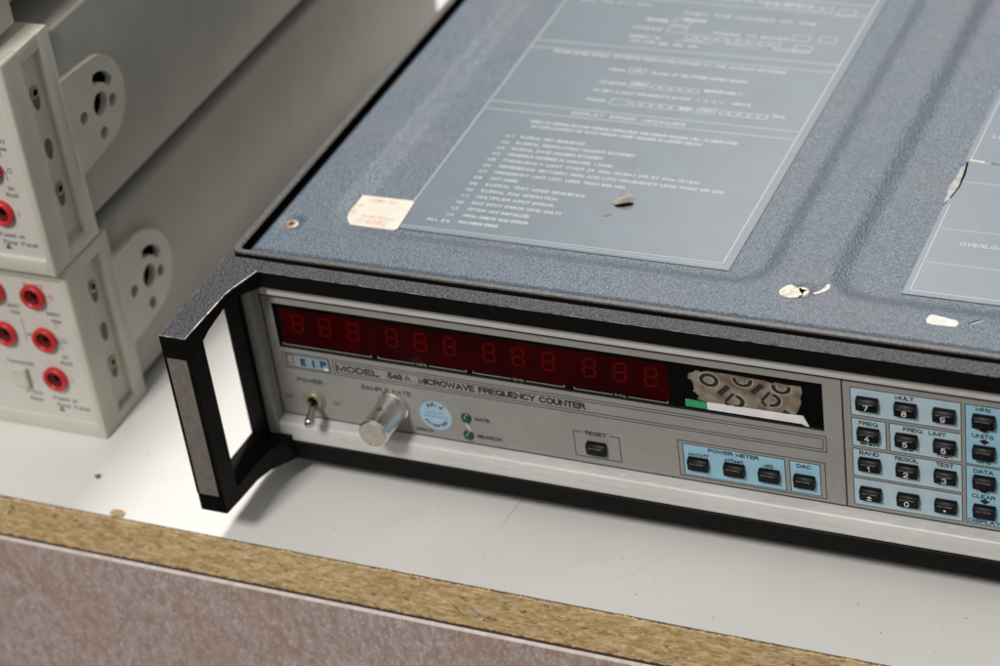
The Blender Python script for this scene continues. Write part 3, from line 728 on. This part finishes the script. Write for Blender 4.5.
ends = [86, 108.5, 96.8, 102.5, 139.5, 150.5, 113, 70.5, 100, 90.5, 90.5, 95.5, 84.5, 85.8, 75.5]
for i, (r_, e_) in enumerate(zip(rows, ends)):
    y_ = 112.3-i*4.46
    lt(r_, 58.6+.05*i, e_, y_+.3, 1.85)
    lt('%02d' % (i+1) if i < 14 else "ALL E's", 52.4 if i < 14 else 46.4, 55.7 if i < 14 else 56.0, y_-.2, 1.85)
def box2(x0_, x1_, y0_, y1): 
    for a, c in (((x0_, y0_), (x1_, y0_)), ((x1_, y0_), (x1_, y1)), ((x1_, y1), (x0_, y1)), ((x0_, y1), (x0_, y0_))): ln(a, c, .3, WI)
# operating instruction rows higher on the label
lt('POWER METER OFFSET', 45.3, 70.3, 180.3, 2.); lt('OFFSETS DISPLAYED POWER BY THE AMOUNT ENTERED', 71.8, 146, 180.8, 2.); lt('PRESS', 73.7, 80.9, 170.2, 1.9)
lt('TO CALL UP THE STORED OFFSET NUMBER', 91.9, 133.3, 170.6, 1.9); box2(82.6, 89.4, 169, 173.2); lt('dB', 84, 88, 171, 1.8)
lt('TO ENTER', 73.6, 85.4, 159.6, 1.9); box2(87, 94, 157.8, 162.6); lt('OFFSET', 87.8, 93.4, 160.4, 1.8)
for i in range(5): box2(96+i*4.2, 99.4+i*4.2, 158.4, 161.2)
lt('THEN ENTER VALUE  + / -', 118, 135.2, 161, 1.9)
lt('TO SET A LIMIT FREQUENCY ENTER', 73.2, 115.0, 153.2, 1.9); lt('1  2  3  4    DIGITS', 118, 140, 153.3, 1.9)
lt('PRESS', 73.4, 81.6, 145.6, 1.9); box2(84, 91.5, 143.6, 148)
for i in range(6): box2(93+i*4.2, 96.4+i*4.2, 144.2, 147.2)
box2(120.5, 128, 143.8, 148.2); lt('FREQ', 121.6, 127, 146.2, 2.0)
for i in range(5): box2(130+i*4, 133.2+i*4, 144.4, 147.4)
lt('GHz', 151, 156, 147.4, 1.9); lt('THEN', 113, 118.6, 145.8, 1.9)
for y_, (xa, xb_) in ((194.5, (74, 104)), (198.6, (72, 150)), (206, (71, 84)), (207, (106, 139)), (213.5, (74, 84)), (216, (90, 100)), (221.6, (88, 146)), (225.6, (40, 72)), (236.5, (88, 140))):
    ws = ['PRESS TO ENTER', 'TO SELECT A FREQUENCY BAND OR LIMIT ENTER', 'PRESS', 'THEN THE NUMBER OF THE', 'BAND', 'MHz', 'KEY DATA IN MHz OR GHz THEN PRESS UNITS', 'FREQUENCY LIMITS', 'CLEAR DATA OR CLEAR DISPLAY'][int(y_ * 7) % 9]
    lt(ws, xa, xb_, y_, 1.9)
for i in range(9): box2(96+i*4.6, 99.6+i*4.6, 200.6, 203.6)
box2(86.5, 94, 204.6, 209.6); box2(86.5, 94, 211, 216); box2(143, 150, 198.2, 203.6); box2(140, 147, 207, 211.4); box2(151, 158, 207.5, 211.8)
for i in range(6): box2(120+i*5, 124+i*5, 233.5, 236.8)
box2(152, 159, 230.6, 236)
# puncture in the label
b.prism([(112.8, 73.4), (115.2, 71.6), (118.6, 71.4), (120.4, 73.2), (120.2, 76), (117, 76.4), (114.2, 75.2)], 'z', LT, LT+.05, M['trimgrey'])
b.prism([(112.9, 73.5), (114.4, 72.2), (116.8, 72.6), (119.9, 74.6), (120.1, 76.2), (115.4, 75.8)], 'z', LT+.05, LT+.09, M['hole'])
b.prism([(110.8, 65.6), (112.8, 65.4), (114.6, 67), (112.6, 67.6), (111.2, 67)], 'z', LT, LT+.06, M['edge_dark'])
b.seg((113.3, 77), (112.4, 92), .35, LT, M['trimgrey'], 'z', .03); b.seg((112.4, 92), (107.5, 113), .25, LT, M['trimgrey'], 'z', .03)
b.seg((125, 92), (129, 97), .5, LT, M['trimgrey'], 'z', .03)
lo = b.build('instruction_label', fc, (100, 100, LZ))
b = MB()
t = bmesh.new()
pk = [(111.4, 74.6, .5), (113.2, 76.4, 1.3), (115.4, 77.6, 1.6), (116.6, 79.2, 2.4), (118.2, 78.8, 2.2), (119.8, 77.8, 1.6), (118.4, 76.4, .5), (116.0, 75.0, .3), (113.6, 73.6, .2)]
vs = [t.verts.new((x, y, LT+z)) for x, y, z in pk]; c_ = t.verts.new((115.9, 76.4, LT+1.7))
for i in range(len(vs)): t.faces.new((vs[i], vs[(i+1) % len(vs)], c_))
k = b.mi(M['cream'])
for f in t.faces: f.material_index = k
bmesh.ops.solidify(t, geom=t.faces[:], thickness=.15)
b.merge(t); b.build('lifted_flake', lo, (116, 76, LT))
# second label (right)
b = MB()
b.prism([(231.6, 41.6), (392, 43.2), (392, 300), (231.2, 300), (231.2, 132), (232.3, 128), (233.4, 118), (232.6, 106), (231.4, 98)], 'z', LZ-.1, LT, M['label'])
ln((233.9, 44.2), (233.3, 100), .5); ln((233.2, 131.5), (233.2, 298), .5); ln((233.9, 44.2), (388, 45.6), .5)
for y_ in (62.2, 84.2, 116, 130): ln((233.6, y_), (388, y_+1.0), .4)
lt('OVERLOAD', 243.2, 261.2, 75.8, 2.1); lt('LIMITS', 237.2, 249, 149.3, 2.4)
b.seg((232.8, 131.2), (238.6, 130.6), .8, LT, M['cream'], 'z', .05); b.seg((241, 130.4), (246.2, 129.9), 1.1, LT, M['trimgrey'], 'z', .05)
b.seg((232.4, 104), (233.6, 112), .55, LT, M['hole'], 'z', .05); b.seg((233.6, 112), (233.5, 120), .6, LT, M['hole'], 'z', .05); b.seg((233.5, 120), (232.4, 129.5), .8, LT, M['hole'], 'z', .05)
lo2 = b.build('specification_label', fc, (300, 100, LZ))
b = MB()
b.prism([(231.1, 99.5), (233.0, 106), (233.2, 114), (232.8, 122), (232.3, 127.5), (230.9, 125), (231.0, 119), (230.0, 112), (230.6, 106)], 'z', LZ, LZ+.35, M['scrapgrey'])
b.build('torn_scrap', lo2, (231, 110, LZ))
# cream inventory sticker
b = MB(); stz = LT+.02
def stp(x, y): return (x, y)
b.prism([(12.6, 58.0), (13.6, 59.0), (36.0, 59.4), (37.2, 58.4), (38.6, 40.2), (37.6, 39.0), (14.2, 38.8), (13.0, 39.8)], 'z', LZ, stz+.35, M['cream'])
def rt(s_, xa, xb_, y_, h): b.caps(s_, xa, xb_, y_, h, stz+.35, M['redfade'], 'z', t=.4, th=.03)
rt('CALIBRATION', 18.5, 31.5, 55.4, 2.2); rt('NOT REQUIRED', 19.6, 33.2, 40.6, 3.2); rt('DATE', 14.5, 18.5, 51.2, 2); rt('USE', 14.6, 17.6, 46.6, 1.8); rt('REFERENCE ONLY', 21, 35, 44.6, 1.6)
b.build('inventory_sticker', fc, (25, 49, LZ))
b = MB(); b.prism([(38.4, 34.5), (39.6, 34.5), (41.4, 39.6), (40.4, 40)], 'z', ZC-2.2, ZC-1.9, M['label']); b.build('tape_scrap', fc, (40, 37, LZ))

# ------------------------------------------------------------------ stacked bench multimeters
def multimeter(xr, yf, z0, H, label, zs=27.0):
    m = thing('bench_multimeter', label, 'multimeter', (xr-127, yf+100, z0), 'bench multimeters stacked left of the counter')
    X0, X1 = xr-254, xr; z1 = z0+H
    # bumper band: outer sleeve with side pocket
    b = MB()
    prof = [(yf+2.2, z0), (yf+.6, z0+.8), (yf, z0+2.2)]
    # front rim
    R = 3.2; bt = 7.6; P_ = M['mm_plastic']
    b.box(X1-R, X1, yf, yf+12.5, z0, z1, P_, bev=1.3, seg=3)
    b.box(X0, X0+R, yf, yf+12.5, z0, z1, P_, bev=1.3, seg=3)
    b.box(X0+R-1, X1-R+.5, yf+.2, yf+33, z0+.1, z0+bt, P_, bev=1.2, seg=3)
    b.box(X0+R-1, X1-R+.5, yf+.2, yf+33, z1-5.5, z1-.1, P_, bev=1.2, seg=3)
    # side pocket floor, rails, rear rim
    b.box(X1-5, X1-2.6, yf+12, yf+25, z0+4, z1-4, P_)
    b.prism([(X1-3.2, yf+11), (X1-.3, yf+11), (X1-.25, yf+12.2), (X1-2.59, yf+16.0), (X1-3.2, yf+16.0)], 'z', z0+5, z1-5, P_)
    b.box(X1-5, X1-.02, yf+24.5, yf+33, z0+.2, z1-.2, P_, bev=.9, seg=2)
    b.box(X1-5, X1-.05, yf+11, yf+26, z0+.15, z0+6, P_, bev=.9, seg=2)
    b.box(X1-5, X1-.05, yf+11, yf+26, z1-6.5, z1-.15, P_, bev=.9, seg=2)
    b.build('bumper', m, (xr-60, yf+10, z0+H/2), smooth=40)
    # body
    b = MB(); b.box(X0+3, X1-2.8, yf+20, yf+341, z0+6, z1-(5.5 if H > 88 else .6), M['mm_metal'], bev=1.4, seg=3)
    b.build('case', m, (xr-100, yf+150, z0+H/2), smooth=40)
    # face
    b = MB(); b.box(X0+R-.5, X1-R+.2, yf+1.6, yf+6, z0+bt-.5, z1-5, M['mm_face'])
    yy = yf+1.6; xs_ = X1-18.2; zb = z0
    I = M['mm_ink']; RI = M['mm_inkred']
    def T(s_, xa, xb_, z, h, m_=I): b.caps(s_, X1+xa, X1+xb_, zb+z, h, yy, m_, t=.34)
    T('LO', -12.5, -8.4, 45.6, 2.4); T('3A', -12.6, -9.6, 37.8, 1.8); T('RMS', -14.2, -8.6, 34.6, 1.9); T('I', -11.2, -10.4, 26.0, 2.4, RI)
    T('Fused on', -22.5, -11.0, 15.6, 2.1); T('Rear Panel', -21.6, -6.0, 12.2, 2.1)
    T('HI', -13.6, -9.4, 68.5 if H > 88 else 66.5, 2.6, RI); T('1000V', -14.8, -8.0, 58.6, 1.9); T('Max', -12.9, -8.4, 55.4, 1.9); T('500Vpk', -27, -18.5, 46.5, 1.7); T('200V', -32.8, -27, 60, 1.8); T('Max', -32, -27.5, 57, 1.8)
    T('Input', -22, -15.5, H-10.5, 1.9); T('V', -14.6, -12.8, H-10.5, 1.9); T('Terminals', -41, -28, 31.4, 1.9)
    T('Front', -35.2, -27.6, 16.8, 2.0); T('Rear', -34.2, -27.8, 13.4, 2.0)
    for zz in (51, 40.5):
        b.seg((X1-11.5, zb+zz+1.5), (X1-11.9, zb+zz+4.6), .35, yy, I); b.seg((X1-11.9, zb+zz+4.6), (X1-13, zb+zz+6), .35, yy, I)
    b.seg((X1-28, zb+44), (X1-27.6, zb+55), .3, yy, I)
    b.prism([(X1-21.5, zb+10), (X1-18.5, zb+10), (X1-20, zb+13)], 'y', yy, yy-.05, I)
    b.build('face_panel', m, (xr-60, yf, z0+H/2))
    zmax = z1-12
    for sx in (18.2, 37.2):
        for sz in (27.3, 46.7, 67.6):
            if sx > 30 and sz < 30: continue
            if z0+sz > zmax and H < 80: continue
            b = MB(); c = (X1-sx, yy, z0+sz)
            b.lathe([(5.4, 0), (5.5, 1.6), (5.3, 2.3), (4.7, 2.6), (4.0, 2.4), (3.5, 1.8), (3.0, .25), (1.6, .15), (0, .1)], c, (0, -1, 0), M['red_plastic'], n=36, mats=[None]*5+[M['red_dark']]*1+[M['red_dark'], M['hole']])
            b.build('red_socket', m, c, smooth=50)
    b = MB(); b.box(X1-39.5, X1-31.5, yf+.2, yf+2, z0+20.5, z0+29.5, M['mm_plastic'], bev=.5); b.box(X1-32.6, X1-31.4, yf-.3, yf+2, z0+20.3, z0+29.7, M['mm_metal'], bev=.3); b.build('selector_switch', m, (X1-35, yf, z0+25))
    # side screws and keyhole slots
    for zz, kind in ((H*.30+.5, 0), (H*.53, 1), (H*.76, 0)):
        b = MB(); yq = yf+18.8; zq = z0+zz
        b.prism([(yq+2.4*math.cos(a)*(.95), zq-1.5+(3.4 if math.sin(a) > 0 else 5.6)*math.sin(a)*(1 if math.sin(a) > 0 else 1)) for a in [2*math.pi*i/20 for i in range(20)]], 'x', X1-2.7, X1-2.5, M['mm_ink'])
        if kind == 0:
            b.lathe([(2.7, 0), (2.6, .5), (1.4, .7), (1.2, .2), (0, .1)], (X1-2.5, yq-.4, zq+.8), (1, 0, 0), M['brass'], n=20, mats=[None, None, M['hole'], M['hole']])
        b.build('case_screw' if kind == 0 else 'keyhole_slot', m, (X1-2.5, yq, zq), smooth=40)
    # pivot bracket for the carrying handle
    b = MB(); cy, cz = yf+51.0, z0+(47.0 if H < 88 else 48.5); xa, xb_ = X1-2.7, X1+.5
    oy, oz = 0, 0
    def arc(c0, c1, r, a0, a1, n): return [(c0+r*math.cos(math.radians(a0+(a1-a0)*i/n)), c1+r*math.sin(math.radians(a0+(a1-a0)*i/n))) for i in range(n+1)]
    outer = [(yf+31, cz+21.)]+[(yf+31, cz-20.6)]+[(cy-8, cz-20.)]+arc(cy+.6, cz+.2, 18.9, -72, 84, 26)
    holes = [arc(cy+1.6, cz-.6, 4.9, 0, 360, 20)[:-1],
             arc(cy+9.8, cz-3.5, 2.7, 0, 360, 14)[:-1], arc(cy-10.5, cz-.4, 2.7, 0, 360, 14)[:-1], arc(cy-.4, cz-12.8, 2.7, 0, 360, 14)[:-1],
             arc(cy+1.5, cz, 12.4, 28, 88, 10)+arc(cy+1.5+10.1*math.cos(math.radians(88)), cz+10.1*math.sin(math.radians(88)), 2.3, 88+20, 268-20, 6)+arc(cy+1.5, cz, 7.8, 88, 28, 10)+arc(cy+1.5+10.2*math.cos(math.radians(28)), cz+10.2*math.sin(math.radians(28)), 2.2, 208+20, 388-20, 6)]
    # plate with true holes via triangle fill
    t = bmesh.new(); edges = []
    for lp_ in [outer]+holes:
        vs = [t.verts.new((xb_, u, w)) for u, w in lp_]
        edges += [t.edges.new((vs[i], vs[(i+1) % len(vs)])) for i in range(len(vs))]
    bmesh.ops.triangle_fill(t, use_beauty=True, use_dissolve=False, edges=edges)
    bmesh.ops.recalc_face_normals(t, faces=t.faces[:])
    fs = t.faces[:]
    r_ = bmesh.ops.extrude_face_region(t, geom=fs)
    for v in [g_ for g_ in r_['geom'] if isinstance(g_, bmesh.types.BMVert)]: v.co.x = xa-.0
    bmesh.ops.recalc_face_normals(t, faces=t.faces[:])
    k = b.mi(P_)
    for f in t.faces: f.material_index = k
    b.merge(t)
    b.lathe([(13.5, 0), (13.5, .05), (0, .05)], (X1-2.79, cy+.8, cz), (1, 0, 0), M['hole'], n=30)
    b.lathe([(2.6, 0), (2.6, 1.3), (1.2, 1.4), (0, 1.2)], (xa, cy-1.2, cz-3), (1, 0, 0), M['hole'], n=16)
    b.build('pivot_bracket', m, (X1-1, cy, cz))
    return m
multimeter(-90.3, 2.0, ZT, 82.0, 'grey green bench multimeter standing on the bench, at the bottom of the stack')
multimeter(-90.3, -2.4, 72.3, 93.6, 'grey green bench multimeter in the middle of the stack, bright top edge showing')
multimeter(-98.0, -10.5, 169.5, 86.0, 'bench multimeter at the top of the stack with only its lower corner in view')

# ------------------------------------------------------------------ crumbs
def crumb(x, y, r, mt, name, label, cat, sh=1.):
    t = bmesh.new(); bmesh.ops.create_icosphere(t, subdivisions=2, radius=r)
    for v in t.verts:
        v.co *= random.uniform(.75, 1.2); v.co.z *= .45; v.co.x *= sh
        v.co += Vector((x, y, ZT+r*.38))
    b = MB(); k = b.mi(mt)
    for f in t.faces: f.material_index = k
    b.merge(t); o = b.build(name, None, (x, y, ZT)); o['label'] = label; o['category'] = cat
crumb(-81.6, -20.2, 1.2, M['rust'], 'debris_crumb', 'tiny brown crumb on the white bench below the multimeter stack', 'crumb')
crumb(-61.5, -39.0, 2.0, M['wood'], 'wood_chip', 'pale wood chip on the chipboard edge left of the handle', 'wood chip', 1.5)

# ------------------------------------------------------------------ camera
C = Vector((429.1489727, -627.84416375, 567.47851013))*S
r_, d_, f_ = Vector((0.91303974, 0.38976446, -0.1201753)), Vector((0.13445015, -0.56578528, -0.81351716)), Vector((-0.3850735, 0.72661591, -0.56898834))
cam = bpy.data.cameras.new('camera'); co = bpy.data.objects.new('camera', cam); COL.objects.link(co)
Mx = Matrix((( r_.x, -d_.x, -f_.x, C.x), (r_.y, -d_.y, -f_.y, C.y), (r_.z, -d_.z, -f_.z, C.z), (0, 0, 0, 1)))
co.matrix_world = Mx
cam.sensor_width = 22.3; cam.lens = 2427.4567/1000*22.3
cam.clip_start = .05; cam.clip_end = 50
cam.dof.use_dof = True; cam.dof.focus_distance = .845; cam.dof.aperture_fstop = 5.6; cam.dof.aperture_blades = 7
scene.camera = co

# ------------------------------------------------------------------ light
w = bpy.data.worlds.new('World'); scene.world = w; w.use_nodes = True
bg = w.node_tree.nodes['Background']; bg.inputs[1].default_value = .30
wn = w.node_tree.nodes; wl = w.node_tree.links
tcn = wn.new('ShaderNodeTexCoord'); sp = wn.new('ShaderNodeSeparateXYZ'); wr = wn.new('ShaderNodeValToRGB'); mp = wn.new('ShaderNodeMapRange')
mp.inputs['From Min'].default_value = -1; wl.new(tcn.outputs['Generated'], sp.inputs[0]); wl.new(sp.outputs['Z'], mp.inputs[0]); wl.new(mp.outputs[0], wr.inputs[0]); wl.new(wr.outputs[0], bg.inputs[0])
e = wr.color_ramp.elements; e[0].position = .35; e[0].color = (.42, .38, .34, 1); e[1].position = .8; e[1].color = (1.25, 1.22, 1.16, 1)
m1 = wr.color_ramp.elements.new(.52); m1.color = (.85, .82, .76, 1)
def area(name, src, tgt, sx, sy, power, col, align=(0, 1, 0)):
    l = bpy.data.lights.new(name, 'AREA'); l.shape = 'RECTANGLE'; l.size = sx; l.size_y = sy; l.energy = power; l.color = col
    o = bpy.data.objects.new(name, l); COL.objects.link(o); o.location = src
    o.rotation_euler = (Vector(tgt)-Vector(src)).to_track_quat('-Z', 'Y').to_euler()
    return o
area('ceiling_lamp_back', (-.30, 1.55, 1.75), (0, 0, 0), .20, .8, 52, (1., .97, .94))
area('ceiling_lamp_front', (-.15, -1.35, 1.55), (.1, 0, 0), .35, .35, 29, (1., .97, .93))
scene.render.engine = 'CYCLES'
scene.view_settings.view_transform = 'Standard'; scene.view_settings.look = 'None'; scene.view_settings.exposure = 0; scene.view_settings.gamma = 1
